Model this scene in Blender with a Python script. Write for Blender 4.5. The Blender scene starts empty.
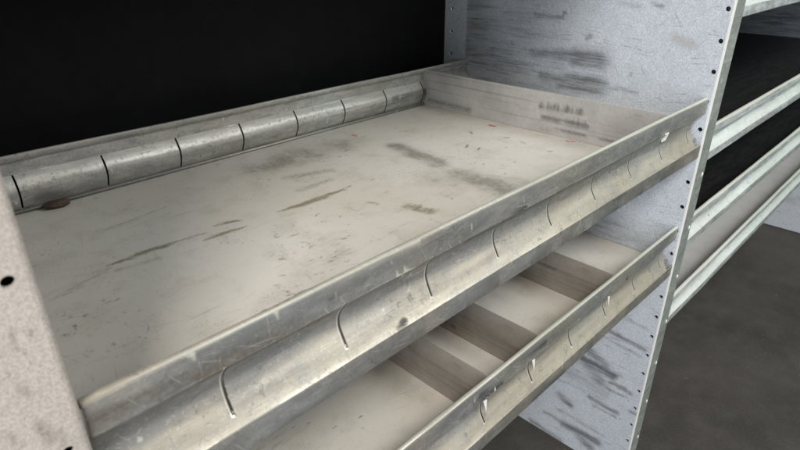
import bpy, bmesh, math, random
import numpy as np
from mathutils import Vector, Matrix, noise as mnoise
random.seed(7); rng = np.random.default_rng(7)
S = 0.219                      # camera height above the top lip, metres
ZL = 3.86 * S                  # top edge of the upper shelf lip
YF, YB = 1.294 * S, 3.49 * S   # outer faces of front and back lip
XL, XR = 0.195 * S, 4.43 * S   # inner faces of the two end panels
col = bpy.context.scene.collection

# ------------------------------------------------------------------ camera
F = 574.0
xh = Vector((633, 285, F)).normalized()
yh = Vector((-646, 280, F)); yh = (yh - xh * yh.dot(xh)).normalized()
zh = Vector((-5, 1166, -F)); zh = (zh - xh * zh.dot(xh) - yh * zh.dot(yh)).normalized()
CAM = Vector((0, 0, ZL + S))
right = Vector((xh[0], yh[0], zh[0])); up = Vector((xh[1], yh[1], zh[1])); fwd = Vector((xh[2], yh[2], zh[2]))
def ray(px, py):
    return right * (px - 400) + up * (225 - py) + fwd * F
def on(px, py, axis, val):     # survey of a photo point on a known plane
    d = ray(px, py); t = (val - CAM[axis]) / d[axis]
    return CAM + d * t

# ------------------------------------------------------------------ scene helpers
def tag(o, label=None, cat=None, group=None, kind=None):
    if label: o['label'] = label
    if cat: o['category'] = cat
    if group: o['group'] = group
    if kind: o['kind'] = kind
    return o
def empty(name, loc, label, cat, group=None):
    o = bpy.data.objects.new(name, None); o.empty_display_size = .05; o.location = loc
    col.objects.link(o); return tag(o, label, cat, group)
ORIG = {}
def mesh(name, verts, faces, mat, parent=None, smooth=False, thick=0, attr=None, auto=False):
    """verts in world metres; the object's origin is its parent's origin."""
    base = Vector((0, 0, 0)); p = parent
    while p is not None:
        base += p.location; p = p.parent
    me = bpy.data.meshes.new(name)
    me.from_pydata([tuple(Vector(v) - base) for v in verts], [], faces)
    me.validate()
    if attr is not None and len(attr) == len(me.vertices):
        a = me.color_attributes.new('paint', 'FLOAT_COLOR', 'POINT')
        a.data.foreach_set('color', np.asarray(attr, dtype=np.float32).ravel())
    if smooth:
        me.polygons.foreach_set('use_smooth', [True] * len(me.polygons))
    if auto:
        me.set_sharp_from_angle(angle=math.radians(32))
    me.materials.append(mat); me.update()
    o = bpy.data.objects.new(name, me); col.objects.link(o)
    if parent: o.parent = parent
    if thick:
        m = o.modifiers.new('sheet', 'SOLIDIFY'); m.thickness = thick; m.offset = 0; m.use_even_offset = True
    return o

# paint masks: R = grey rub and painted panel shade, G = brown stain, B = red / dark spot, A = pale scratch and painted edge highlight
class Paint:
    def __init__(s, P, warp=0):
        s.P = np.asarray(P, float); s.m = np.zeros((len(s.P), 4))
        if warp:
            d = [mnoise.noise_vector(Vector(p) * 55) * warp + mnoise.noise_vector(Vector(p) * 260) * warp * .55 for p in s.P]
            s.P = s.P + np.array(d)
    def stroke(s, ch, pts, r, k, power=1.6, taper=False):
        pts = [np.asarray(p, float) for p in pts]
        if len(pts) == 1: pts = pts * 2
        best = np.zeros(len(s.P))
        n = len(pts) - 1
        for i in range(n):
            a, b = pts[i], pts[i + 1]; ab = b - a; L = max((ab ** 2).sum(), 1e-12)
            t = np.clip(((s.P - a) @ ab) / L, 0, 1)
            d = np.sqrt(((s.P - a - t[:, None] * ab) ** 2).sum(1))
            rr = r
            if taper:
                g = (i + t) / n; rr = r * (0.25 + 0.75 * np.sin(np.pi * np.clip(g, .02, .98)))
            q = np.clip(1 - d / (rr * 1.35), 0, 1); best = np.maximum(best, q * q * (3 - 2 * q) * 1.15)
        s.m[:, ch] = np.maximum(s.m[:, ch], best * k)
def W(pl, *pp):
    return [on(px, py, *pl) for px, py in pp]

# ------------------------------------------------------------------ materials
class N:
    def __init__(s, name):
        s.m = bpy.data.materials.new(name); s.m.use_nodes = True
        s.t = s.m.node_tree; s.b = s.t.nodes['Principled BSDF']
        s.co = s.t.nodes.new('ShaderNodeTexCoord').outputs['Object']
    def nd(s, ty, ins=None, **kw):
        n = s.t.nodes.new(ty)
        for k, v in kw.items(): setattr(n, k, v)
        for k, v in (ins or {}).items():
            if hasattr(v, 'is_linked') or isinstance(v, bpy.types.NodeSocket): s.t.links.new(v, n.inputs[k])
            else: n.inputs[k].default_value = v
        return n
    def scale(s, v):
        return s.nd('ShaderNodeVectorMath', {0: s.co, 1: v}, operation='MULTIPLY').outputs[0]
    def noise(s, sc, det=3, rough=.55, vec=None, dist=0):
        return s.nd('ShaderNodeTexNoise', {'Vector': s.scale(vec) if vec else s.co, 'Scale': sc, 'Detail': det, 'Roughness': rough, 'Distortion': dist}).outputs['Fac']
    def voro(s, sc, vec=None, out='Color', feature='F1'):
        return s.nd('ShaderNodeTexVoronoi', {'Vector': s.scale(vec) if vec else s.co, 'Scale': sc}, feature=feature).outputs[out]
    def scr(s, rot, sc, stretch=.03, th=.66, seed=0.):
        m = s.nd('ShaderNodeMapping', {'Vector': s.co, 'Location': (seed, seed * 1.7, seed * .6), 'Rotation': rot, 'Scale': (1 / stretch, 1, 1)}, vector_type='TEXTURE')
        f = s.nd('ShaderNodeTexNoise', {'Vector': m.outputs[0], 'Scale': sc, 'Detail': 2, 'Roughness': .5}).outputs['Fac']
        b = s.nd('ShaderNodeTexNoise', {'Vector': s.co, 'Scale': 17 + seed, 'Detail': 3}).outputs['Fac']
        return s.ma('MULTIPLY', s.ramp(f, th, th + .035), s.ramp(b, .48, .60))
    def ramp(s, f, a, b, lo=0., hi=1.):
        return s.nd('ShaderNodeMapRange', {0: f, 1: a, 2: b, 3: lo, 4: hi}, interpolation_type='SMOOTHSTEP').outputs[0]
    def lin(s, f, a, b, lo=0., hi=1.):
        return s.nd('ShaderNodeMapRange', {0: f, 1: a, 2: b, 3: lo, 4: hi}).outputs[0]
    def ma(s, op, a, b=0.0, c=0.0):
        n = s.t.nodes.new('ShaderNodeMath'); n.operation = op
        for i, v in enumerate((a, b, c)):
            if isinstance(v, bpy.types.NodeSocket): s.t.links.new(v, n.inputs[i])
            else: n.inputs[i].default_value = v
        return n.outputs[0]
    def mix(s, f, a, b, mode='MIX'):
        n = s.t.nodes.new('ShaderNodeMix'); n.data_type = 'RGBA'; n.blend_type = mode
        for i, v in ((0, f), (6, a), (7, b)):
            if isinstance(v, bpy.types.NodeSocket): s.t.links.new(v, n.inputs[i])
            else: n.inputs[i].default_value = v if i == 0 else (*v, 1)
        return n.outputs[2]
    def paint(s):
        a = s.nd('ShaderNodeVertexColor', layer_name='paint')
        sp = s.nd('ShaderNodeSeparateColor', {'Color': a.outputs['Color']})
        return sp.outputs[0], sp.outputs[1], sp.outputs[2], a.outputs['Alpha']
    def sep(s):
        n = s.nd('ShaderNodeSeparateXYZ', {0: s.co}); return n.outputs
    def fin(s, colr, rough, metal=0., bump=None, bs=.3, bd=.001, spec=.5):
        for k, v in (('Base Color', colr), ('Roughness', rough), ('Metallic', metal), ('Specular IOR Level', spec)):
            if isinstance(v, bpy.types.NodeSocket): s.t.links.new(v, s.b.inputs[k])
            elif k == 'Base Color': s.b.inputs[k].default_value = (*v, 1)
            else: s.b.inputs[k].default_value = v
        if bump is not None:
            b = s.nd('ShaderNodeBump', {'Strength': bs, 'Distance': bd, 'Height': bump})
            s.t.links.new(b.outputs[0], s.b.inputs['Normal'])
        return s.m

def galv_panel(name, base, dark, speck=.35, warm=None, fq=620):
    n = N(name); r, g, b, a = n.paint()
    v = n.nd('ShaderNodeSeparateColor', {'Color': n.voro(fq)}).outputs[0]
    f1 = n.noise(fq, 2); f2 = n.noise(38, 4, .6); f3 = n.noise(5, 3)
    sp = n.ma('ADD', n.ma('MULTIPLY', v, .45), n.ma('MULTIPLY', f1, .75))          # speckled spangle
    c = n.mix(n.ramp(sp, .35, .85), tuple(x * (1 - speck) for x in base), tuple(min(1, x * (1 + speck * .7)) for x in base))
    c = n.mix(n.ramp(f2, .45, .75, 0, .30), c, tuple(x * .70 for x in base))
    if warm: c = n.mix(n.ramp(f3, .4, .65, 0, .5), c, warm)
    st = n.noise(22, 5, .7, (1, .25, 3.2)); st2 = n.noise(150, 4, .7, (1, .07, 1.5)); st3 = n.noise(45, 4, .7, (1, .2, 1.6))
    c = n.mix(n.ma('MULTIPLY', n.ramp(st, .60, .74), n.ramp(st2, .5, .62, 0, .40)), c, dark)
    w = n.ma('MULTIPLY', n.ramp(st2, .34, .64, .32, 1.0), n.ramp(st3, .34, .62, .35, 1.25))
    rub = n.ramp(n.ma('MULTIPLY', r, w), .06, 1.1, 0, .78)
    soft = n.ma('MULTIPLY', r, .46)
    c = n.mix(soft, c, dark); c = n.mix(rub, c, dark)
    c = n.mix(n.ma('MULTIPLY', g, .8), c, (.46, .43, .38))
    for a_, sd_, k_ in (((0.1, 1, .5), (-.15, 3, .5), (.9, 6, .3), (-1.0, 8, .3)) if not warm and speck > .15 else ()):
        c = n.mix(n.ma('MULTIPLY', n.scr((0, a_, 1.5708), 420, .035, .67, sd_), k_), c, dark)
    pk = n.ramp(n.voro(30, out='Distance'), .035, .075, .8, 0)
    c = n.mix(n.ma('MULTIPLY', pk, n.ramp(n.noise(9), .5, .6)), c, dark)
    return n.fin(c, n.lin(sp, .2, .9, .66, .48), .15, n.ma('ADD', sp, f2), .25, .0006)

def lip_metal(name, base, warm, metal=.42, warm2=(.66, .59, .475), rlo=.34, sck=.55):
    n = N(name); r, g, b, a = n.paint()
    f1 = n.noise(260, 3, .6); f2 = n.noise(14, 4, .6, (.35, 1, 2.0)); f3 = n.noise(5, 2, .5, (1, 1, 1))
    st = n.noise(60, 4, .65, (.10, 1.5, 2.6)); st2 = n.noise(190, 3, .6, (.08, 1, 1.6))
    c = n.mix(n.ramp(f2, .35, .68), tuple(x * .80 for x in base), tuple(min(1, x * 1.16) for x in base))
    c = n.mix(n.ramp(f3, .40, .66, 0, .75), c, warm)
    c = n.mix(n.ramp(f1, .48, .70, 0, .55), c, tuple(x * .62 for x in base)); c = n.mix(n.ramp(n.noise(90, 4, .7), .52, .72, 0, .5), c, tuple(x * .66 for x in base))
    c = n.mix(n.ma('MULTIPLY', n.ramp(st, .56, .68), n.ramp(st2, .45, .62, 0, .6)), c, (.13, .13, .13))
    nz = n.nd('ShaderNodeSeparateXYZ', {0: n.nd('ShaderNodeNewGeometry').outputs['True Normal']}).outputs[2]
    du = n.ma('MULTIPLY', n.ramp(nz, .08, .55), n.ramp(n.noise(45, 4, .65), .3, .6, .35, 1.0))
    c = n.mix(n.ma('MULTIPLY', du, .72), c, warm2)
    c = n.mix(n.ma('MULTIPLY', n.ramp(n.noise(420, 2, .5), .60, .70), .35), c, (.78, .78, .74))
    c = n.mix(n.ma('MULTIPLY', n.ramp(n.noise(130, 4, .7, dist=1.0), .56, .66), n.ramp(n.noise(18, 3), .4, .6, .1, .6)), c, (.17, .175, .18))
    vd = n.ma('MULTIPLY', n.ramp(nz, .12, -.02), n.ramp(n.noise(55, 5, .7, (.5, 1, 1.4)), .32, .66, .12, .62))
    c = n.mix(vd, c, (.20, .21, .215))  # shading of upright faces painted in as mottled dark grey
    # grey smudges, crusty wear and dark crease line (R), pale bare scratches and painted edge highlights (A), rust (G)
    br = n.ramp(n.ma('MULTIPLY', r, n.ma('ADD', n.ma('MULTIPLY', st2, 1.0), f2)), .18, .85)
    c = n.mix(br, c, (.09, .088, .085))
    c = n.mix(n.ramp(n.ma('MULTIPLY', g, n.ma('ADD', f1, .45)), .2, .9, 0, .8), c, (.16, .115, .075))
    c = n.mix(n.ramp(n.ma('MULTIPLY', a, n.ma('ADD', st2, .35)), .25, .7, 0, .85), c, (.88, .875, .77))
    c = n.mix(b, c, (.06, .035, .025))
    sc1 = n.noise(120, 2, .5, (1, 1, .07)); sc2 = n.noise(70, 2, .5)
    c = n.mix(n.ma('MULTIPLY', n.ramp(sc1, .66, .70), n.ramp(sc2, .55, .65, 0, .8)), c, (.8, .8, .78))
    for a_, sd_, k_, cc in ((.15, 1, .7, (.80, .80, .76)), (-.25, 2, .6, (.15, .15, .15)), (1.0, 4, .65, (.80, .80, .76)), (2.0, 6, .6, (.12, .12, .12)), (.5, 9, .6, (.85, .85, .8)), (1.57, 11, .6, (.82, .82, .8))):
        c = n.mix(n.ma('MULTIPLY', n.scr((0, a_, 0), 560, .045, .655, sd_), k_ * sck), c, cc)
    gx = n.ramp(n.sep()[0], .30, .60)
    c = n.mix(gx, c, n.mix(1.0, c, (.985, 1.025, 1.005), 'MULTIPLY'))  # greenish sheen of the surroundings painted in toward the right
    ro = n.ma('ADD', n.ma('SUBTRACT', n.lin(f2, .3, .7, rlo + .05, rlo + .19), n.ma('MULTIPLY', gx, .10)), n.ma('MULTIPLY', n.ma('ADD', br, n.ramp(f1, .5, .7)), .14))
    h = n.ma('ADD', n.ma('MULTIPLY', f1, .5), n.ma('ADD', st, st2))
    return n.fin(c, ro, n.ma('SUBTRACT', metal, n.ma('MULTIPLY', br, .4)), h, .22, .0006)

def pan_mat():
    n = N('worn_white_tray_paint'); r, g, b, a = n.paint()
    f0 = n.noise(4, 3, .5); f1 = n.noise(26, 5, .62); f2 = n.noise(180, 4, .65)
    st = n.noise(34, 5, .68, (.22, 2.2, 1)); sd = n.noise(34, 5, .68, (2.2, .22, 1))
    fine = n.noise(300, 3, .6, (.18, 1.4, 1)); fined = n.noise(300, 3, .6, (1.4, .2, 1))
    c = n.mix(n.ramp(f0, .35, .65), (.67, .63, .56), (.74, .705, .655))
    c = n.mix(n.ramp(f1, .46, .72, 0, .32), c, (.46, .42, .35))
    c = n.mix(n.ma('MULTIPLY', n.ramp(st, .55, .72), n.ramp(fine, .46, .66, 0, .55)), c, (.33, .29, .22))
    c = n.mix(n.ma('MULTIPLY', n.ramp(sd, .57, .72), n.ramp(fined, .48, .66, 0, .45)), c, (.34, .31, .26))
    # sharp short scuffs and crumbs of dirt
    cr = n.ramp(n.voro(60, (.55, 1.7, 1), 'Distance'), .07, .16, 1, 0)
    c = n.mix(n.ma('MULTIPLY', cr, n.ramp(n.noise(11, 3), .52, .62, 0, .75)), c, (.20, .175, .14))
    cr2 = n.ramp(n.voro(150, (1, 1, 1), 'Distance'), .10, .2, 1, 0)
    c = n.mix(n.ma('MULTIPLY', cr2, n.ramp(n.noise(15, 3), .56, .66, 0, .65)), c, (.22, .19, .15))
    for a_, sd_, k_, cc in ((.25, 1, .30, (.25, .21, .15)), (-.35, 2, .28, (.22, .2, .16)), (1.3, 3, .25, (.2, .18, .15)), (1.9, 5, .25, (.25, .22, .17)), (.8, 8, .3, (.84, .82, .78))):
        c = n.mix(n.ma('MULTIPLY', n.scr((0, 0, a_), 520, .03, .67, sd_), k_), c, cc)
    gr = n.noise(520, 3, .6)
    c = n.mix(n.ma('MULTIPLY', n.ramp(gr, .56, .70), n.ramp(f1, .46, .66, .12, .65)), c, (.30, .26, .19))
    k = n.ma('ADD', n.ma('MULTIPLY', fine, .75), n.ma('MULTIPLY', f2, .75))
    gm = n.ramp(n.ma('MULTIPLY', g, n.ramp(k, .5, 1.0, .45, 1.4)), .06, 1.0, 0, .85)
    c = n.mix(gm, c, (.235, .20, .125))
    kd = n.ma('ADD', n.ma('MULTIPLY', fined, .7), n.ma('MULTIPLY', f2, .8))
    rm = n.ramp(n.ma('MULTIPLY', r, n.ma('MULTIPLY', n.ramp(kd, .5, 1.0, .55, 1.3), n.ramp(f1, .35, .62, .5, 1.25))), .02, 1.2, 0, .72)
    c = n.mix(n.ma('MULTIPLY', r, .22), c, (.25, .225, .19)); c = n.mix(rm, c, (.24, .215, .18))
    c = n.mix(n.ramp(n.ma('MULTIPLY', b, n.ramp(f2, .4, .6, .4, 1.3)), .2, .6), c, (.50, .10, .07))
    return n.fin(c, n.lin(f1, .3, .7, .42, .58), 0., n.ma('ADD', n.ma('MULTIPLY', f2, .4), f1), .12, .0006, .45)

def divider_mat(name, base, dark, linesd=.5):
    n = N(name); r, g, b, a = n.paint()
    f1 = n.noise(20, 4); f2 = n.noise(220, 3)
    ln = n.noise(170, 3, .6, (.2, .012, 1.0)); ln2 = n.noise(90, 3, .6, (.3, .03, 1.0))
    c = n.mix(n.ramp(f1, .35, .7), base, tuple(x * .82 for x in base))
    c = n.mix(n.ramp(ln, .52, .70, 0, linesd), c, dark)
    c = n.mix(n.ma('MULTIPLY', n.ramp(ln2, .58, .66), n.ramp(f1, .45, .6, 0, linesd * .6)), c, dark)
    c = n.mix(n.ramp(f2, .5, .75, 0, .2), c, dark)
    c = n.mix(n.ramp(n.ma('MULTIPLY', r, n.ma('ADD', f2, .6)), .04, 1.0, 0, .85), c, dark)
    c = n.mix(n.ma('MULTIPLY', a, .6), c, (.8, .78, .74))
    return n.fin(c, n.lin(f1, .3, .7, .4, .6), .25, n.ma('ADD', ln, f2), .15, .0005)

def simple(name, c1, c2, sc, ro, metal=0, bs=.3, bd=.002, vec=None, spec=.5):
    n = N(name); f = n.noise(sc, 5, .65, vec); f2 = n.noise(sc * 9, 3, .6)
    c = n.mix(n.ramp(n.ma('ADD', n.ma('MULTIPLY', f, .7), n.ma('MULTIPLY', f2, .3)), .35, .68), c1, c2)
    return n.fin(c, ro, metal, n.ma('ADD', f, n.ma('MULTIPLY', f2, .5)), bs, bd, spec)

M = {}
M['panel'] = galv_panel('speckled_galvanised_sheet', (.715, .77, .85), (.13, .135, .145), .18)
M['panel_left'] = galv_panel('pale_speckled_sheet', (.60, .54, .49), (.17, .145, .125), .20, fq=1150)
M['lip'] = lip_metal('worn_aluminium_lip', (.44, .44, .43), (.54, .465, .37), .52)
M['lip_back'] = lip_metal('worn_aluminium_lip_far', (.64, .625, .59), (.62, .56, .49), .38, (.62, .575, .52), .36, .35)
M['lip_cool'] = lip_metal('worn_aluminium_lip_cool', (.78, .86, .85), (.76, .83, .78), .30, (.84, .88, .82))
M['pan'] = pan_mat()
M['pan_low'] = M['pan']
M['divider'] = divider_mat('scuffed_grey_divider', (.62, .61, .605), (.17, .17, .175), .42)
M['divider_brown'] = divider_mat('dirty_brown_divider', (.37, .335, .295), (.13, .115, .10), .6)
M['tab'] = simple('bent_bright_tab', (.92, .87, .84), (.96, .93, .91), 80, .5, 0)
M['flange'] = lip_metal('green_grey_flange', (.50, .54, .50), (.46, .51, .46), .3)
M['flange_edge'] = simple('bright_rolled_edge', (.80, .80, .78), (.88, .88, .86), 60, .5, .1)
M['mat'] = simple('black_ribbed_rubber', (.008, .008, .009), (.02, .02, .021), 12, .6, 0, .3, .002, (1, 6, 1), .25)
M['wall'] = simple('matt_black_van_lining', (.005, .005, .006), (.009, .009, .010), 5, .6, 0, .5, .003, None, .15)
M['pan_far'] = simple('grey_tray_paint', (.52, .51, .50), (.60, .59, .58), 14, .5)
M['screw'] = simple('dull_zinc', (.4, .4, .4), (.55, .55, .55), 200, .4, .8)

def floor_mat():
    n = N('dusty_rubber_floor'); f = n.noise(2.2, 5, .6); f2 = n.noise(14, 5, .65); f3 = n.noise(240, 3, .6)
    st = n.noise(9, 4, .6, (.5, 2.2, 1), 1.2)
    c = n.mix(n.ramp(f, .38, .66), (.053, .048, .044), (.083, .075, .068))
    c = n.mix(n.ramp(f2, .42, .72, 0, .3), c, (.118, .108, .096))
    c = n.mix(n.ramp(st, .56, .72, 0, .2), c, (.05, .046, .042))
    c = n.mix(n.ramp(f3, .5, .75, 0, .35), c, (.15, .14, .125))
    for a_, sd_ in ((.3, 1), (1.3, 3), (2.2, 5)):
        c = n.mix(n.ma('MULTIPLY', n.scr((0, 0, a_), 170, .05, .68, sd_), .16), c, (.2, .185, .165))
    c = n.mix(n.ma('MULTIPLY', n.ramp(n.voro(38, out='Distance'), .06, .13, 1, 0), n.ramp(n.noise(6, 3), .5, .6, 0, .3)), c, (.2, .18, .155))
    sc = n.ramp(n.voro(7, (1, 1.6, 1), 'Distance'), .03, .07, 1, 0)
    c = n.mix(n.ma('MULTIPLY', sc, .25), c, (.2, .19, .17))
    return n.fin(c, n.lin(f2, .3, .7, .6, .8), 0, n.ma('ADD', f3, f2), .35, .0015, .3)
M['floor'] = floor_mat()

# ------------------------------------------------------------------ mesh builders
def box(x0, x1, y0, y1, z0, z1, b=0.0):
    bm = bmesh.new(); bmesh.ops.create_cube(bm, size=1)
    for v in bm.verts:
        v.co = Vector((x0 if v.co.x < 0 else x1, y0 if v.co.y < 0 else y1, z0 if v.co.z < 0 else z1))
    if b: bmesh.ops.bevel(bm, geom=bm.edges[:] , offset=b, segments=2, affect='EDGES')
    vs = [v.co.copy() for v in bm.verts]; fs = [[v.index for v in f.verts] for f in bm.faces]; bm.free()
    return vs, fs
def join(*parts):
    V, Fc = [], []
    for v, f in parts:
        k = len(V); V += list(v); Fc += [[i + k for i in q] for q in f]
    return V, Fc

def cat(pts, k):
    out = []
    P = [pts[0]] + list(pts) + [pts[-1]]
    for i in range(1, len(P) - 2):
        p0, p1, p2, p3 = (Vector(q) for q in P[i - 1:i + 3])
        for j in range(k):
            t = j / k
            q = .5 * (2 * p1 + (p2 - p0) * t + (2 * p0 - 5 * p1 + 4 * p2 - p3) * t * t + (3 * p1 - p0 - 3 * p2 + p3) * t ** 3)
            out.append((q.x, q.y))
    return out + [tuple(pts[-1])]
DEEP = [(0, -24), (3.4, -28.5), (7, -34), (9.2, -40), (9.4, -47), (7.6, -54), (4, -61), (0, -68), (-4, -74)]
SLIM = [(0, -12), (3, -15), (6, -20), (7.2, -26), (6.4, -32), (3.4, -38), (-2, -44)]
def cove_at(z, pts=DEEP):
    for (o0, z0), (o1, z1) in zip(pts, pts[1:]):
        if z1 <= z <= z0: return o0 + (o1 - o0) * (z - z0) / (z1 - z0)
    return 0.0
def lip_profile(kind):
    """(o, z): o = offset inwards from the outer face, z below the top edge (mm); returns points, cove range"""
    pts, e, t = (DEEP, -96.5, 5.0) if kind == 'deep' else (SLIM, -60., 6.)
    p = [(t, -7), (t, -1.6), (t - 1.2, -.2), (t / 2, 0), (1.6, -.1), (.4, -.8), (0, -2.4), (0, pts[0][1] * .55), (0, pts[0][1] + .9)]
    i0 = len(p)
    p += cat(pts, 3)
    i1 = len(p) - 1
    ob, c1 = pts[-1]
    p += [(ob - .5, c1 - .7), (ob - .5, c1 - 1.6), (ob - .4, e + 1.2), (ob + .2, e + .2), (ob + 1.4, e), (12, e)]
    return p, i0, i1
def make_lip(name, x0, x1, yo, sgn, ztop, kind, mat, parent, slots=(), cove_end=None, strokes=None, seed=0, step=.003, rim=1):
    prof, i0, i1 = lip_profile(kind)
    g = .0010
    xs = set(np.arange(x0, x1, step).round(5)) | {x1}
    for s_ in slots:
        xs = {x for x in xs if abs(x - s_) > g + .0017}
        xs |= {s_ - g - .0013, s_ - g - .0012, s_ - g, s_ + g, s_ + g + .0005}
    if cove_end: xs |= {cove_end}
    xs = sorted(xs); V = []; Fc = []; n = len(prof)
    for x in xs:
        for j, (o, z) in enumerate(prof):
            w = mnoise.noise((x * 7 + seed, j * .14, 3.1 + seed)) * .0009 + mnoise.noise((x * 28 + seed, j * .3, 9)) * .0003
            wz = mnoise.noise((x * 4 + seed, 5, 1)) * .0007
            V.append((x, yo + sgn * (o * .001 + w), ztop + z * .001 + wz))
    for i in range(len(xs) - 1):
        xm = (xs[i] + xs[i + 1]) / 2
        ins = any(abs(xm - s_) < g for s_ in slots)
        for j in range(n - 1):
            if ins and i0 <= j < i1 - 4: continue
            if cove_end and xm > cove_end and i0 <= j < i1: continue
            a = i * n + j; q = [a, a + n, a + n + 1, a + 1]
            Fc.append(q if sgn > 0 else q[::-1])
    pt = Paint(V)
    if strokes: strokes(pt)
    K = np.arange(len(V)); jj = K % n; Z = ztop - pt.P[:, 2]
    for s_ in slots:
        q = (np.abs(pt.P[:, 0] - (s_ - g - .0006)) < .00063) & (jj >= i0) & (jj < i1 - 3)
        pt.m[q, 3] = 1.5 * rim; pt.m[q, 0] = 0  # highlight on the punched edge painted beside each slot
        q = (np.abs(pt.P[:, 0] - s_ - g) < .0002) & (jj >= i0) & (jj < i1 - 3)
        pt.m[q, 0] = 1.0
    q = (jj >= i1) & (jj <= i1 + 1); pt.m[q, 3] = np.maximum(pt.m[q, 3], .38)  # highlight along the crest painted pale
    q = (jj >= i0 - 1) & (jj <= i0 + 1); pt.m[q, 0] = np.maximum(pt.m[q, 0], .30 * rim)  # darker line along the upper crease
    V_ = pt.P; top_ = V_[:, 2] > ztop - .0016
    pt.m[top_, 3] = np.maximum(pt.m[top_, 3], rim * np.interp(V_[top_, 0], [.05, .45], [.32, .78]))  # top rim highlight painted in, stronger toward the right
    return mesh(name, V, Fc, mat, parent, smooth=True, thick=.0014, attr=pt.m, auto=True)

def grid_xy(x0, x1, y0, y1, z, st):
    xs = np.linspace(x0, x1, int((x1 - x0) / st) + 2); ys = np.linspace(y0, y1, int((y1 - y0) / st) + 2)
    V = [(x, y, z + .0006 * mnoise.noise((x * 5, y * 5, 2))) for x in xs for y in ys]; n = len(ys)
    Fc = [[i * n + j, (i + 1) * n + j, (i + 1) * n + j + 1, i * n + j + 1] for i in range(len(xs) - 1) for j in range(n - 1)]
    return V, Fc

def plate_holes(u0, u1, v0, v1, holes, r, mapf, st=.004, keep_flip=False):
    """rectangular plate in (u,v); holes in one column at u=hu, real round openings with a short wall"""
    V, Fc = [], []
    def add(p): V.append(p); return len(V) - 1
    def patch(a0, a1, b0, b1, s=st):
        if a1 - a0 < 1e-6 or b1 - b0 < 1e-6: return
        us = np.linspace(a0, a1, max(2, int((a1 - a0) / s) + 2)); vs = np.linspace(b0, b1, max(2, int((b1 - b0) / s) + 2))
        k = len(V); n = len(vs)
        for u in us:
            for v in vs: V.append((u, v, 0))
        for i in range(len(us) - 1):
            for j in range(n - 1):
                Fc.append([k + i * n + j, k + (i + 1) * n + j, k + (i + 1) * n + j + 1, k + i * n + j + 1])
    if not holes: patch(u0, u1, v0, v1)
    else:
        hu = holes[0][0]; q = r * 1.7
        patch(u0, hu - q, v0, v1, .0025); patch(hu + q, u1, v0, v1)
        cur = v0
        for (_, hv) in sorted(holes, key=lambda h: h[1]):
            patch(hu - q, hu + q, cur, hv - q); cur = hv + q
            n = 24; inn, out, dep = [], [], []
            for i in range(n):
                a = 2 * math.pi * i / n + math.pi / 4; c, s_ = math.cos(a), math.sin(a)
                m = max(abs(c), abs(s_))
                inn.append(add((hu + r * c, hv + r * s_, 0))); out.append(add((hu + q * c / m, hv + q * s_ / m, 0)))
                dep.append(add((hu + r * c, hv + r * s_, 1)))
            for i in range(n):
                j = (i + 1) % n
                Fc.append([inn[i], out[i], out[j], inn[j]]); Fc.append([inn[i], inn[j], dep[j], dep[i]])
        patch(hu - q, hu + q, cur, v1)
    return [mapf(u, v, d) for u, v, d in V], Fc

# ------------------------------------------------------------------ the van
X2 = 11.9 * S
def quad_sheet(x0, x1, y0, y1, z): return [(x0, y0, z), (x1, y0, z), (x1, y1, z), (x0, y1, z)], [[0, 1, 2, 3]]
fl = mesh('van_floor', *quad_sheet(-1.5, X2 + 1.2, -1.2, 3.80 * S, 0), M['floor']); tag(fl, kind='structure')
wl = mesh('van_wall', *box(-1.5, X2 + 1.2, 3.78 * S, 3.78 * S + .03, .002, 2.05), M['wall']); tag(wl, kind='structure')

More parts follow.
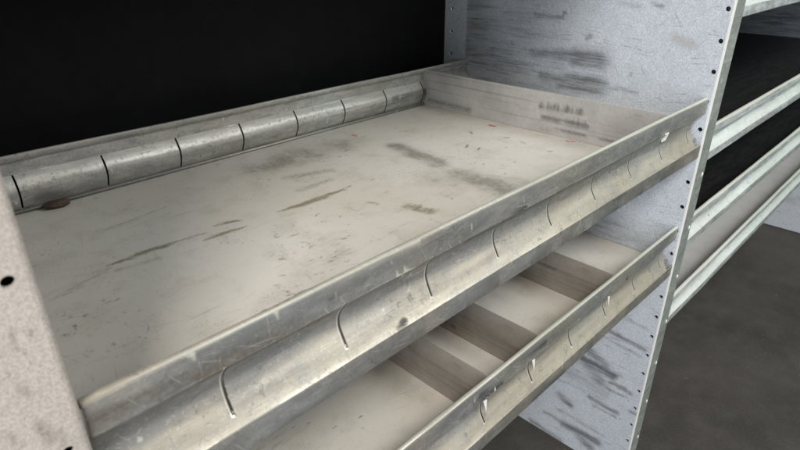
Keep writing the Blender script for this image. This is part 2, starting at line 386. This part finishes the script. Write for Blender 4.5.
# ------------------------------------------------------------------ main shelving unit
unit = empty('shelving_unit', (XL, YF, 0), 'worn metal van shelving unit filling the foreground, two pale trays with slotted lips', 'shelving unit', 'metal shelving units along the van wall')
TOP = 1.80
def panel_strokes(p):
    pl = (0, XR)
    st = lambda ch, pts, r, k, **kw: p.stroke(ch, W(pl, *pts), r, k, **kw)
    st(0, [(534, 14), (550, 17), (562, 18)], .006, .9); st(0, [(563, 19), (565, 11)], .004, .9)
    st(0, [(533, 53), (560, 54), (582, 56), (602, 59)], .015, 1.0); st(0, [(575, 54), (600, 58)], .018, 1.1)
    st(0, [(541, 77), (565, 80), (597, 83)], .016, 1.1); st(0, [(560, 82), (600, 86)], .022, .95)
    st(0, [(545, 68), (562, 68)], .017, .5); st(0, [(597, 85), (638, 93)], .004, .7)
    st(0, [(492, 50), (494, 62), (494, 80)], .015, .75); st(0, [(470, 2), (474, 30)], .06, .35)
    st(0, [(480, 45), (520, 92)], .07, .40); st(0, [(500, 80), (560, 92)], .05, .45)
    st(0, [(586, 38), (591, 36)], .005, .8); st(0, [(512, 43)], .007, .8); st(0, [(604, 70)], .009, .5); st(0, [(631, 75)], .006, .7)
    st(0, [(652, 2), (662, 7)], .005, .6); st(0, [(620, 4), (640, 6)], .004, .5)
    st(0, [(462, 0), (480, 60), (520, 95)], .11, .70); st(0, [(520, 0), (530, 90)], .12, .40)  # broad soft shade at the panel's back, painted into the rub mask
    st(0, [(575, 57), (600, 60)], .026, .9); st(0, [(570, 84), (598, 86)], .026, .9); st(0, [(545, 54), (600, 58)], .024, .5); st(0, [(545, 80), (600, 84)], .026, .5)
    st(1, [(675, 38), (690, 44)], .011, .6)
    # behind and below the second tray
    for a, b, r, k in [((604, 327), (644, 350), .007, .9), ((600, 335), (640, 356), .004, .6), ((583, 359), (612, 375), .014, 1.1),
                       ((590, 352), (606, 366), .014, 1.0), ((578, 350), (598, 380), .03, .55), ((610, 382), (632, 394), .006, .9), ((606, 388), (628, 398), .004, .7),
                       ((589, 397), (618, 414), .007, .9), ((592, 404), (616, 418), .004, .8), ((563, 424), (597, 442), .014, 1.0),
                       ((575, 430), (590, 448), .015, .9), ((545, 412), (575, 430), .008, .7), ((530, 420), (560, 440), .010, .7),
                       ((612, 338), (636, 344), .004, .7), ((625, 318), (648, 330), .004, .7), ((560, 395), (570, 405), .014, .7),
                       ((598, 368), (622, 376), .004, .7), ((560, 380), (600, 398), .004, .5), ((630, 412), (636, 414), .006, .8),
                       ((556, 408), (604, 436), .004, .6), ((570, 372), (600, 390), .03, .35)]:
        st(0, [a, b], r, k)
    st(0, [(600, 225), (660, 258)], .03, .35); st(0, [(590, 215), (620, 240)], .05, .45)
hz = [-.612 - .207 * k for k in range(-4, 20)]
holes = [(1.303 * S, ZL + S + z * S) for z in hz if .05 < ZL + S + z * S < TOP - .05]
pf = lambda u, v, d: (XR + d * .003, u, v)
holes2 = [(3.69 * S, h[1] + .012) for h in holes if h[1] + .012 < TOP - .03]
V, Fc = join(plate_holes(1.272 * S, 3.52 * S, .004, TOP, holes, .0036, pf, .0045), plate_holes(3.52 * S, 3.80 * S - .006, .004, TOP, holes2, .0036, pf, .0045))
pt = Paint(V, .003); panel_strokes(pt)
bk = np.array([v[1] for v in V]) > 3.50 * S; pt.m[bk, 0] *= .12
rp = mesh('end_panel', V, Fc, M['panel'], unit, attr=pt.m)
tag(rp, 'blue grey speckled galvanised end panel with black scuffs')
FW = .192 * S
# front return flange of the right hand panel, its bright rolled edge, small dimples
def flange(x0, x1, ya, holesx=None, mat='flange', paintf=None):
    hs = []
    V, Fc = plate_holes(x0, x1, .004, TOP, holesx or [], .0034, lambda u, v, d: (u, ya + d * .003, v), .004)
    return V, Fc
V, Fc = flange(XR + .0035, XR + FW, 1.262 * S)
V2, F2 = box(XR + FW - .0001, XR + FW + .0016, 1.262 * S, 1.262 * S + .022, .004, TOP)
V, Fc = join((V, Fc), (V2, F2)); pt = Paint(V)
mesh('front_flange', V, Fc, M['flange'], rp, attr=pt.m)
# rolled corner between face and flange
def roll(xc, yc, r, a0, a1, z0, z1, n=8):
    V = []; Fc = []
    for i in range(n + 1):
        a = a0 + (a1 - a0) * i / n
        V += [(xc + r * math.cos(a), yc + r * math.sin(a), z0), (xc + r * math.cos(a), yc + r * math.sin(a), z1)]
    for i in range(n): Fc.append([2 * i, 2 * i + 2, 2 * i + 3, 2 * i + 1])
    return V, Fc
V, Fc = roll(XR + .0032, 1.262 * S + .0032, .0034, math.pi, 1.5 * math.pi, .004, TOP)
mesh('rolled_edge', V, Fc, M['flange_edge'], rp, smooth=True)  # white edge highlight painted as a paler material
for k in range(9):
    z = ZL + S * (-.62 - .46 * k)
    vv, ff = box(XR + FW * .80, XR + FW * .80 + .004, 1.262 * S - .0012, 1.262 * S + .001, z - .0045, z + .0045, .0008)
    mesh('rivet', vv, ff, M['flange_edge'], rp, smooth=True)

# left hand panel: plate, then the wide front flange that faces the camera
V, Fc = plate_holes(1.272 * S, 3.75 * S, .004, TOP, [], .0027, lambda u, v, d: (XL, u, v), .02)
lp = mesh('end_panel', V, Fc, M['panel_left'], unit, attr=Paint(V).m)
tag(lp, 'pale pinkish beige speckled end panel, nearest the lens')
lh = [(.146 * S, ZL + S + (-.614 - .474 * k) * S) for k in range(-2, 8)]
lh = [h for h in lh if .05 < h[1] < TOP - .05]
V, Fc = plate_holes(XL - .052, XL - .0032, .004, TOP, lh, .0031, lambda u, v, d: (u, 1.262 * S + d * .003, v), .002)
pt = Paint(V)
for a, b, r, k in [((40, 425), (52, 440), .0035, .7), ((18, 385), (30, 396), .0025, .5), ((60, 430), (64, 446), .002, .6), ((10, 330), (16, 352), .0018, .5), ((30, 330), (33, 336), .0018, .6), ((5, 432), (22, 447), .002, .5)]:
    pt.stroke(0, W((1, 1.262 * S), a, b), r, k)
mesh('front_flange', V, Fc, M['panel_left'], lp, attr=pt.m)
vv, ff = box(XL - .052, XL - .0015, 1.272 * S + .024, 1.272 * S + .026, .004, TOP)
v2, f2 = box(XL - .0535, XL - .052, 1.262 * S, 1.272 * S + .026, .004, TOP)
vv, ff = join((vv, ff), (v2, f2)); mesh('added_hole_backing', vv, ff, M['mat'], lp)  # unseen black plate added so the flange holes look dark
V, Fc = roll(XL - .0032, 1.262 * S + .0032, .0034, 1.5 * math.pi, 2 * math.pi, .004, TOP)
mesh('rolled_edge', V, Fc, M['panel_left'], lp, smooth=True, attr=Paint(V).m)

SL = [(.58 + .4565 * k) * S for k in range(9)]
def pan_strokes(p, z):
    pl = (2, z)
    st = lambda ch, pts, r, k, **kw: p.stroke(ch, W(pl, *pts), r, k, **kw)
    st(1, [(276, 212), (300, 205), (326, 196), (350, 186)], .0075, 1.0, taper=True)
    st(1, [(108, 266), (135, 256), (160, 247), (186, 239)], .0065, .95, taper=True)
    st(1, [(186, 239), (206, 233)], .004, .5)
    st(1, [(204, 240), (225, 233), (248, 226)], .0055, .85, taper=True); st(1, [(212, 227), (228, 222), (243, 220)], .006, .8, taper=True)
    st(1, [(60, 295), (80, 287)], .007, .45); st(1, [(42, 305), (110, 268)], .004, .4); st(1, [(118, 270), (160, 258)], .007, .35)
    st(1, [(105, 230), (165, 207)], .004, .40); st(1, [(128, 228), (170, 213)], .004, .30); st(1, [(286, 178), (330, 170)], .012, .5)
    st(1, [(300, 190), (330, 180)], .01, .45); st(1, [(410, 207), (430, 211)], .012, .75); st(1, [(368, 202), (378, 204)], .006, .5)
    st(1, [(310, 235), (345, 250), (330, 262)], .02, .30); st(1, [(290, 270), (350, 235)], .02, .22)
    st(0, [(262, 168), (300, 156), (340, 146)], .042, .75); st(0, [(320, 150), (345, 148)], .02, .4)
    st(0, [(396, 146), (412, 153), (425, 158), (438, 163)], .023, 1.0); st(0, [(404, 150), (434, 160)], .032, .45)
    st(0, [(462, 177), (484, 182), (512, 190), (540, 196)], .034, .95); st(0, [(440, 180), (520, 186)], .034, .5)
    st(0, [(430, 104), (450, 108), (466, 112)], .008, .9); st(0, [(560, 132), (590, 137)], .006, .8); st(0, [(500, 118), (600, 143)], .008, .35)
    for a, b in [((296, 296), (306, 291)), ((470, 132), (472, 134)), ((505, 138), (509, 138)), ((520, 141), (526, 144)), ((548, 152), (552, 151)), ((466, 148), (467, 145)), ((478, 150), (480, 148))]:
        st(0, [a, b], .0028, 1.2)
    for i in range(45):      # crumbs and nicks at the near left end
        x = random.uniform(50, 150); y = random.uniform(300, 360) - (x - 100) * .2
        st(0, [(x, y), (x + random.uniform(-2, 3), y - random.uniform(-1, 2))], random.uniform(.0008, .0019), random.uniform(.3, 1.2))
    for i in range(70):
        x = random.uniform(270, 350); y = random.uniform(215, 300)
        if y < 330 - (x - 270) * .75: st(0, [(x, y), (x + random.uniform(1, 5), y - random.uniform(0, 2))], random.uniform(.001, .002), random.uniform(.5, 1.0))
    for i in range(60):
        x = random.uniform(380, 600); y = random.uniform(115, 200)
        st(0, [(x, y)], random.uniform(.0012, .0028), random.uniform(.5, 1.0))
    st(2, [(352, 135), (356, 136)], .0035, .9); st(2, [(490, 125), (495, 126)], .004, 1.0)
    st(2, [(567, 141), (574, 142)], .005, .6); st(2, [(576, 140), (584, 143)], .003, .45); st(2, [(571, 138)], .004, .5); st(2, [(330, 124)], .002, .5)
    st(0, [(24, 213), (427, 103)], .004, .55)
def low_strokes(p, z):
    pl = (2, z)
    st = lambda ch, pts, r, k, **kw: p.stroke(ch, W(pl, *pts), r, k, **kw)
    st(0, [(540, 262), (585, 285)], .03, .25); st(0, [(470, 350), (440, 330)], .03, .3); st(0, [(300, 440), (380, 400)], .04, .2)
    for i in range(60):
        st(0, [(random.uniform(300, 640), random.uniform(225, 440))], random.uniform(.0012, .0025), random.uniform(.4, .9))

def front_strokes(zt):
    def f(p):
        pl = (1, YF)
        st = lambda ch, pts, r, k, **kw: p.stroke(ch, W(pl, *pts), r, k, **kw)
        st(3, [(82, 402), (200, 347), (420, 240)], .0022, .7)  # rim highlight painted along the top edge
        st(1, [(100, 420), (200, 372), (300, 322)], .012, .55); st(1, [(200, 380), (330, 315)], .008, .6)
        st(3, [(404, 272), (425, 264)], .0018, 1.2); st(3, [(396, 276), (402, 274)], .0015, 1.0)
        st(0, [(470, 243), (560, 200), (600, 175)], .010, .75); st(0, [(510, 212), (525, 206)], .006, .9)
        st(0, [(490, 230), (660, 140)], .005, .7); st(0, [(395, 330), (402, 322)], .006, 1.1)
        st(0, [(260, 430), (400, 345)], .006, .45); st(0, [(330, 300), (345, 296)], .006, .6)
        st(1, [(230, 440), (430, 310), (600, 205)], .005, .5)
        for i in range(90):     # nicks in the metal
            x = random.uniform(90, 690); y0 = 442.9 - .4864 * x; y = y0 + random.uniform(4, 60 if x < 500 else 30)
            c = 3 if random.random() < .6 else 0
            st(c, [(x, y), (x + random.uniform(-4, 7), y + random.uniform(-5, 4))], random.uniform(.0008, .0014), random.uniform(.5, 1.1))
    return f
def back_strokes(p):
    pl = (1, YB - .014)
    st = lambda ch, pts, r, k, **kw: p.stroke(ch, W(pl, *pts), r, k, **kw)
    st(2, [(49, 202), (58, 199), (67, 201)], .009, .85); st(2, [(45, 198), (66, 197)], .014, .35)
    st(0, [(76, 151), (82, 150)], .005, .9); st(0, [(170, 160), (235, 142)], .006, .6); st(0, [(330, 126), (385, 108), (425, 96)], .008, .9)
    st(0, [(250, 130), (290, 118)], .005, .5); st(0, [(425, 70), (427, 100)], .008, 1.1); st(0, [(395, 100), (422, 92)], .012, .6)
    st(1, [(130, 185), (200, 165)], .010, .6); st(1, [(20, 190), (120, 165)], .012, .5); st(0, [(360, 130), (427, 103)], .005, .6)
def low_front(p):
    pl = (1, YF)
    st = lambda ch, pts, r, k, **kw: p.stroke(ch, W(pl, *pts), r, k, **kw)
    st(0, [(480, 398), (500, 386)], .009, 1.0); st(0, [(523, 357), (545, 342)], .007, .9); st(0, [(460, 420), (540, 360)], .006, .6)
    st(0, [(545, 385), (560, 372), (530, 400)], .010, .9); st(0, [(500, 440), (560, 390)], .006, .6)
    for i in range(60):
        x = random.uniform(410, 660); y = 771 - .803 * x + random.uniform(5, 50)
        st(3 if random.random() < .5 else 0, [(x, y), (x + random.uniform(-3, 5), y + random.uniform(-4, 3))], random.uniform(.0008, .0014), random.uniform(.5, 1))
DZ = 1.02 * S
def tray(name, parent, x0, x1, zt, kind, mats, pan_h, slots, cove_end, pstk, fstk, bstk, seed, st, label=None):
    zp = zt - pan_h
    V, Fc = grid_xy(x0, x1, YF + .004, YB - .004, zp, st); pt = Paint(V, .0022 if pstk else 0)
    if pstk: pstk(pt, zp)
    pan = mesh(name, V, Fc, mats[0], parent, attr=pt.m, smooth=True)
    if label: tag(pan, label)
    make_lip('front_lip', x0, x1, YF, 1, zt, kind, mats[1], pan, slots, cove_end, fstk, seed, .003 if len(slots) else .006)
    make_lip('back_lip', x0, x1, YB, -1, zt, kind, mats[1] if kind == 'slim' else M['lip_back'], pan, slots, None, bstk, seed + 4, .003 if len(slots) else .006, rim=0)
    a = box(x0 + .004, x1 - .004, YF + .0125, YB - .0125, zp - .012, zp - .006)
    mesh('tray_underside', *a, mats[1], pan, attr=Paint(a[0]).m)
    return pan
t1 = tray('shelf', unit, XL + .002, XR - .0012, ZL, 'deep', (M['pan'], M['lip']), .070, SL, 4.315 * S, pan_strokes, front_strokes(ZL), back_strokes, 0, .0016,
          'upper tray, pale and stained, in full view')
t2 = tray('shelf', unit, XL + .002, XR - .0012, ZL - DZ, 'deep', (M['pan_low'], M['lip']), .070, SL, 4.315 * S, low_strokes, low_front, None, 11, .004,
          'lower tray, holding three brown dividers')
shade_tray = tray('shelf', unit, XL + .002, XR - .0012, ZL + 2.2 * S, 'deep', (M['pan_low'], M['lip']), .070, (), None, None, None, None, 31, .012)  # unseen tray above the view, added to shade the back
# thin folded bead where each lip meets the pan
def bead(pan, zp):
    for ya in (YB - .0072, YF + .0032):
        a = box(XL + .003, XR - .002, ya, ya + .004, zp + .0003, zp + .0042, .0009)
        mesh('bead', *a, M['lip'], pan, smooth=True, attr=Paint(a[0]).m)
bead(t1, ZL - .070); bead(t2, ZL - DZ - .070)

# ------------------------------------------------------------------ dividers
def divider(x, zt, mat, label, strokes=None, tabdef=None, lean=0.0, group='dividers standing in the trays'):
    root = empty('shelf_divider', (x, (YF + YB) / 2, zt - .070), label, 'divider', group)
    th = .0016; top = -.0015 * 1000
    zs = [-69.5, -64, -58, -52, -47, -42, -36, -30, -26, -20, -12, -4, top]
    def inset(z): return max(cove_at(z) + 1.8, 8.5 if z > -10 else 1.8)
    cols = 150; V = []; Fc = []
    for k, sx in enumerate((-th / 2, th / 2)):
        for z in zs:
            o = inset(z) / 1000
            for c in range(cols):
                y = YF + o + (YB - YF - 2 * o) * c / (cols - 1)
                w = .0012 * mnoise.noise((y * 6, z * .02, x * 9)) + lean * (z + 63) / 60
                V.append((x + sx + w, y, zt + z / 1000))
    nz = len(zs); n1 = nz * cols
    for r_ in range(nz - 1):
        for c in range(cols - 1):
            a = r_ * cols + c
            Fc.append([a, a + cols, a + cols + 1, a + 1]); Fc.append([n1 + a, n1 + a + 1, n1 + a + cols + 1, n1 + a + cols])
    for c in range(cols - 1):
        for a in (c, (nz - 1) * cols + c): Fc.append([a, a + 1, n1 + a + 1, n1 + a])
    for r_ in range(nz - 1):
        for a, b in ((r_ * cols, (r_ + 1) * cols), (r_ * cols + cols - 1, (r_ + 1) * cols + cols - 1)): Fc.append([a, b, n1 + b, n1 + a])
    pt = Paint(V)
    if strokes: strokes(pt, x)
    pl = mesh('plate', V, Fc, mat, root, attr=pt.m)
    # tab pushed out through the lip slot
    if tabdef:
        for (pts, t) in tabdef:      # outline in (o, z) mm, o < 0 sticks out of the front
            n = len(pts); vv = [(x0_, YF + o / 1000, zt + z / 1000) for x0_ in (SLX(x) - t, SLX(x) + t) for o, z in pts]
            ff = [list(range(n)), list(range(n, 2 * n))[::-1]] + [[i, (i + 1) % n, n + (i + 1) % n, n + i] for i in range(n)]
            mesh('tab', vv, ff, M['tab'], root)
    return root
def SLX(x): return min(SL, key=lambda s: abs(s - x))
def div_strokes(p, x):
    pl = (0, x)
    st = lambda ch, pts, r, k, **kw: p.stroke(ch, W(pl, *pts), r, k, **kw)
    # two worn lines of print, too faded to read: row of broken character-sized smudges
    def row(a, b, gaps, h):
        A, B = W(pl, a)[0], W(pl, b)[0]; L = (B - A).length; n = int(L / .0042)
        for i in range(n):
            if i in gaps: continue
            t = (i + .5) / n; c = A.lerp(B, t); hh = h * random.uniform(.8, 1.0)
            k = random.uniform(.6, 1.0)
            dz = Vector((0, 0, hh)); dy = Vector((0, random.uniform(-.001, .001), 0))
            p.stroke(0, [c - dz, c + dz + dy], .0030, k)
            if random.random() < .5: p.stroke(0, [c - dz * random.uniform(-1, 1), c + Vector((0, -.003, 0))], .0022, k)
    st(0, [(541, 107), (583, 114)], .006, .40); st(0, [(543, 117), (560, 121)], .006, .75); st(0, [(567, 122), (587, 127)], .006, .8)
    row((538, 105), (583, 113), {2, 3, 9, 10, 15}, .0036)
    row((541, 116), (587, 125), {6, 7, 8}, .0034)
    st(0, [(542, 128), (585, 135)], .004, .6); st(0, [(562, 131), (582, 135)], .005, .6)
    st(0, [(520, 92), (600, 106)], .0016, .55); st(0, [(430, 84), (540, 97)], .0014, .35); st(0, [(440, 92), (520, 106)], .0014, .35)
    st(0, [(520, 108), (536, 112)], .003, .4); st(0, [(430, 100), (470, 110)], .008, .55); st(0, [(600, 138), (640, 150)], .004, .6)
    st(3, [(540, 90), (650, 112)], .0016, .4)
divider(3.815 * S, ZL, M['divider'], 'pale grey divider with faded print standing alone at the right end of the upper tray', div_strokes,
        [([(.4, -25.5), (-.8, -25.5), (2.0, -36), (7.0, -40), (7, -28)], .0010), ], 0, 'dividers standing in the trays')
dd = [x for x in col.objects if x.name.startswith('tab')]
vv, ff = box(SLX(3.8 * S) - .014, SLX(3.8 * S) - .003, YF - .0022, YF - .0008, ZL - .0245, ZL - .0225, .0004)
mesh('tab', vv, ff, M['tab'], dd[-1].parent)
tri = [([(-.5, -27), (-2.0, -27.5), (1, -44), (10, -44), (10, -27)], .0011), ([(-3.0, -27.5), (-3.0, -28.4), (-.5, -43), (.4, -44)], .0011)]
def tri_tab(x, zt, root, w):
    # a bent-over triangular ear lying in the cove
    C = cove_at
    xs = SLX(x); pts = [(-w - 2.2, -26.5, -.8), (-1.6, -27.5, -.8), (-1.9, -36, -1.4), (-2.6, -43, -2.0)]
    V = [(xs + dx / 1000, YF + (o + e) / 1000, zt + z / 1000) for e in (0, .8) for dx, z, o in pts]
    Fc = [[0, 1, 2, 3], [7, 6, 5, 4]] + [[i, (i + 1) % 4, 4 + (i + 1) % 4, 4 + i] for i in range(4)]
    mesh('tab', V, Fc, M['tab'], root)
def brown_strokes(seed):
    def f(p, x):
        r2 = random.Random(seed)
        for i in range(10):
            y = r2.uniform(YF + .1, YB - .15); z = ZL - DZ - .070 + r2.uniform(.008, .055)
            L = r2.uniform(.02, .11); p.stroke(0, [(x, y, z), (x, y + L, z + r2.uniform(-.006, .006))], r2.uniform(.001, .003), r2.uniform(.6, 1.1))
        for z in (.022, .040): p.stroke(0, [(x, YF, ZL - DZ - .070 + z), (x, YB, ZL - DZ - .070 + z)], .0012, .75)
    return f
for x, lb, w, sd in ((1.975, 'scratched brown divider in the lower tray, leftmost and nearest of its three', 5.5, 3),
                 (2.46, 'brown divider in the middle of the lower tray, between two others', 5.5, 4),
                 (3.39, 'brown divider in the lower tray set apart towards the right end panel', 5.5, 5)):
    r_ = divider(x * S, ZL - DZ, M['divider_brown'], lb, brown_strokes(sd))
    tri_tab(x * S, ZL - DZ, r_, w)

bm = bmesh.new(); bmesh.ops.create_icosphere(bm, subdivisions=4, radius=1)
cc = W((1, YB - .016), (57, 202))[0]; cc.z = ZL - .070 + .0045
for v in bm.verts:
    k = 1 + .28 * mnoise.noise(v.co * 1.6) + .12 * mnoise.noise(v.co * 5)
    v.co = Vector((v.co.x * .016 * k, v.co.y * .0085 * k, v.co.z * .0045 * k))
me = bpy.data.meshes.new('dirt_clump'); bm.to_mesh(me); bm.free(); me.polygons.foreach_set('use_smooth', [True] * len(me.polygons))
M['clump'] = simple('dried_brown_dirt', (.045, .028, .02), (.13, .085, .06), 120, .8, 0, .8, .002)
me.materials.append(M['clump']); o = bpy.data.objects.new('dirt_clump', me); o.location = cc; col.objects.link(o)
tag(o, 'small dried brown lump of dirt against the back lip of the upper tray', 'dirt clump')

# ------------------------------------------------------------------ neighbouring unit
XN = XR + FW + .004
unit2 = empty('shelving_unit', (XN, YF, 0), 'second metal shelving unit behind the right end panel, its trays lined with black rubber', 'shelving unit', 'metal shelving units along the van wall')
V, Fc = plate_holes(1.272 * S, 3.75 * S, .004, TOP, [], .0027, lambda u, v, d: (X2, u, v), .02)
pt = Paint(V)
for i in range(30):
    y = random.uniform(YF, YB); z = random.uniform(.1, 1.2); pt.stroke(0, [(X2, y, z), (X2, y + random.uniform(.03, .12), z)], random.uniform(.004, .02), random.uniform(.3, .8))
hi = np.array([v[2] for v in V]) > ZL - 1.42 * S; pt.m[hi, 0] = np.maximum(pt.m[hi, 0], .85)  # upper part of this panel painted darker
ep = mesh('end_panel', V, Fc, M['panel'], unit2, attr=pt.m)
for i, (zt, pan_, kind, rub) in enumerate(((-.20 * S, .05, 'slim', 1), (-1.26 * S, .05, 'slim', 1), (-2.03 * S, .05, 'slim', 1), (-2.82 * S, .05, 'slim', 0))):
    zt = ZL + S + zt
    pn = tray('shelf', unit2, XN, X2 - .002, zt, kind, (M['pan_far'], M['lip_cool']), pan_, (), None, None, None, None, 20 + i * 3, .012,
              ['topmost tray of the far unit', 'second tray of the far unit, black lined', 'third tray of the far unit, black lined', 'lowest tray of the far unit, bare beige'][i])
    if rub:
        a = box(XN + .003, X2 - .004, YF + .012, YB - .012, zt - pan_ + .0015, zt - pan_ + .0055, .0012)
        mesh('rubber_liner', *a, M['mat'], pn)

# ------------------------------------------------------------------ light
def area(name, loc, target, size, power, color, size_y=None):
    l = bpy.data.lights.new(name, 'AREA'); l.energy = power; l.color = color; l.size = size
    if size_y: l.shape = 'RECTANGLE'; l.size_y = size_y
    o = bpy.data.objects.new(name, l); col.objects.link(o); o.location = loc
    o.rotation_euler = (Vector(target) - Vector(loc)).to_track_quat('-Z', 'Y').to_euler(); return o
area('door_daylight', (-1.55, -1.50, 3.35), (.55, .5, .75), 1.05, 108, (1.0, .955, .885))
area('front_daylight', (1.9, -2.1, 2.9), (1.0, .5, .75), 1.5, 66, (.92, .98, .99), 1.5)
area('panel_fill_light', (-1.5, -.40, .95), (.97, .42, .70), .75, 17, (.85, .93, 1.0), .75)  # cool fill lamp added at the left to brighten the right panel
w = bpy.data.worlds.new('World'); bpy.context.scene.world = w; w.use_nodes = True
w.node_tree.nodes['Background'].inputs[0].default_value = (1.0, .97, .93, 1); w.node_tree.nodes['Background'].inputs[1].default_value = .22

cam = bpy.data.cameras.new('camera'); co = bpy.data.objects.new('camera', cam); col.objects.link(co)
Mx = Matrix((right, up, -fwd)).transposed().to_4x4(); Mx.translation = CAM
co.matrix_world = Mx; cam.sensor_width = 36; cam.lens = 36 * F / 800; cam.clip_start = .02; cam.clip_end = 50
cam.dof.use_dof = True; cam.dof.focus_distance = .80; cam.dof.aperture_fstop = 13
sc = bpy.context.scene; sc.camera = co
sc.render.resolution_x = 1024; sc.render.resolution_y = 576
sc.view_settings.view_transform = 'Standard'; sc.view_settings.look = 'None'; sc.view_settings.exposure = 0
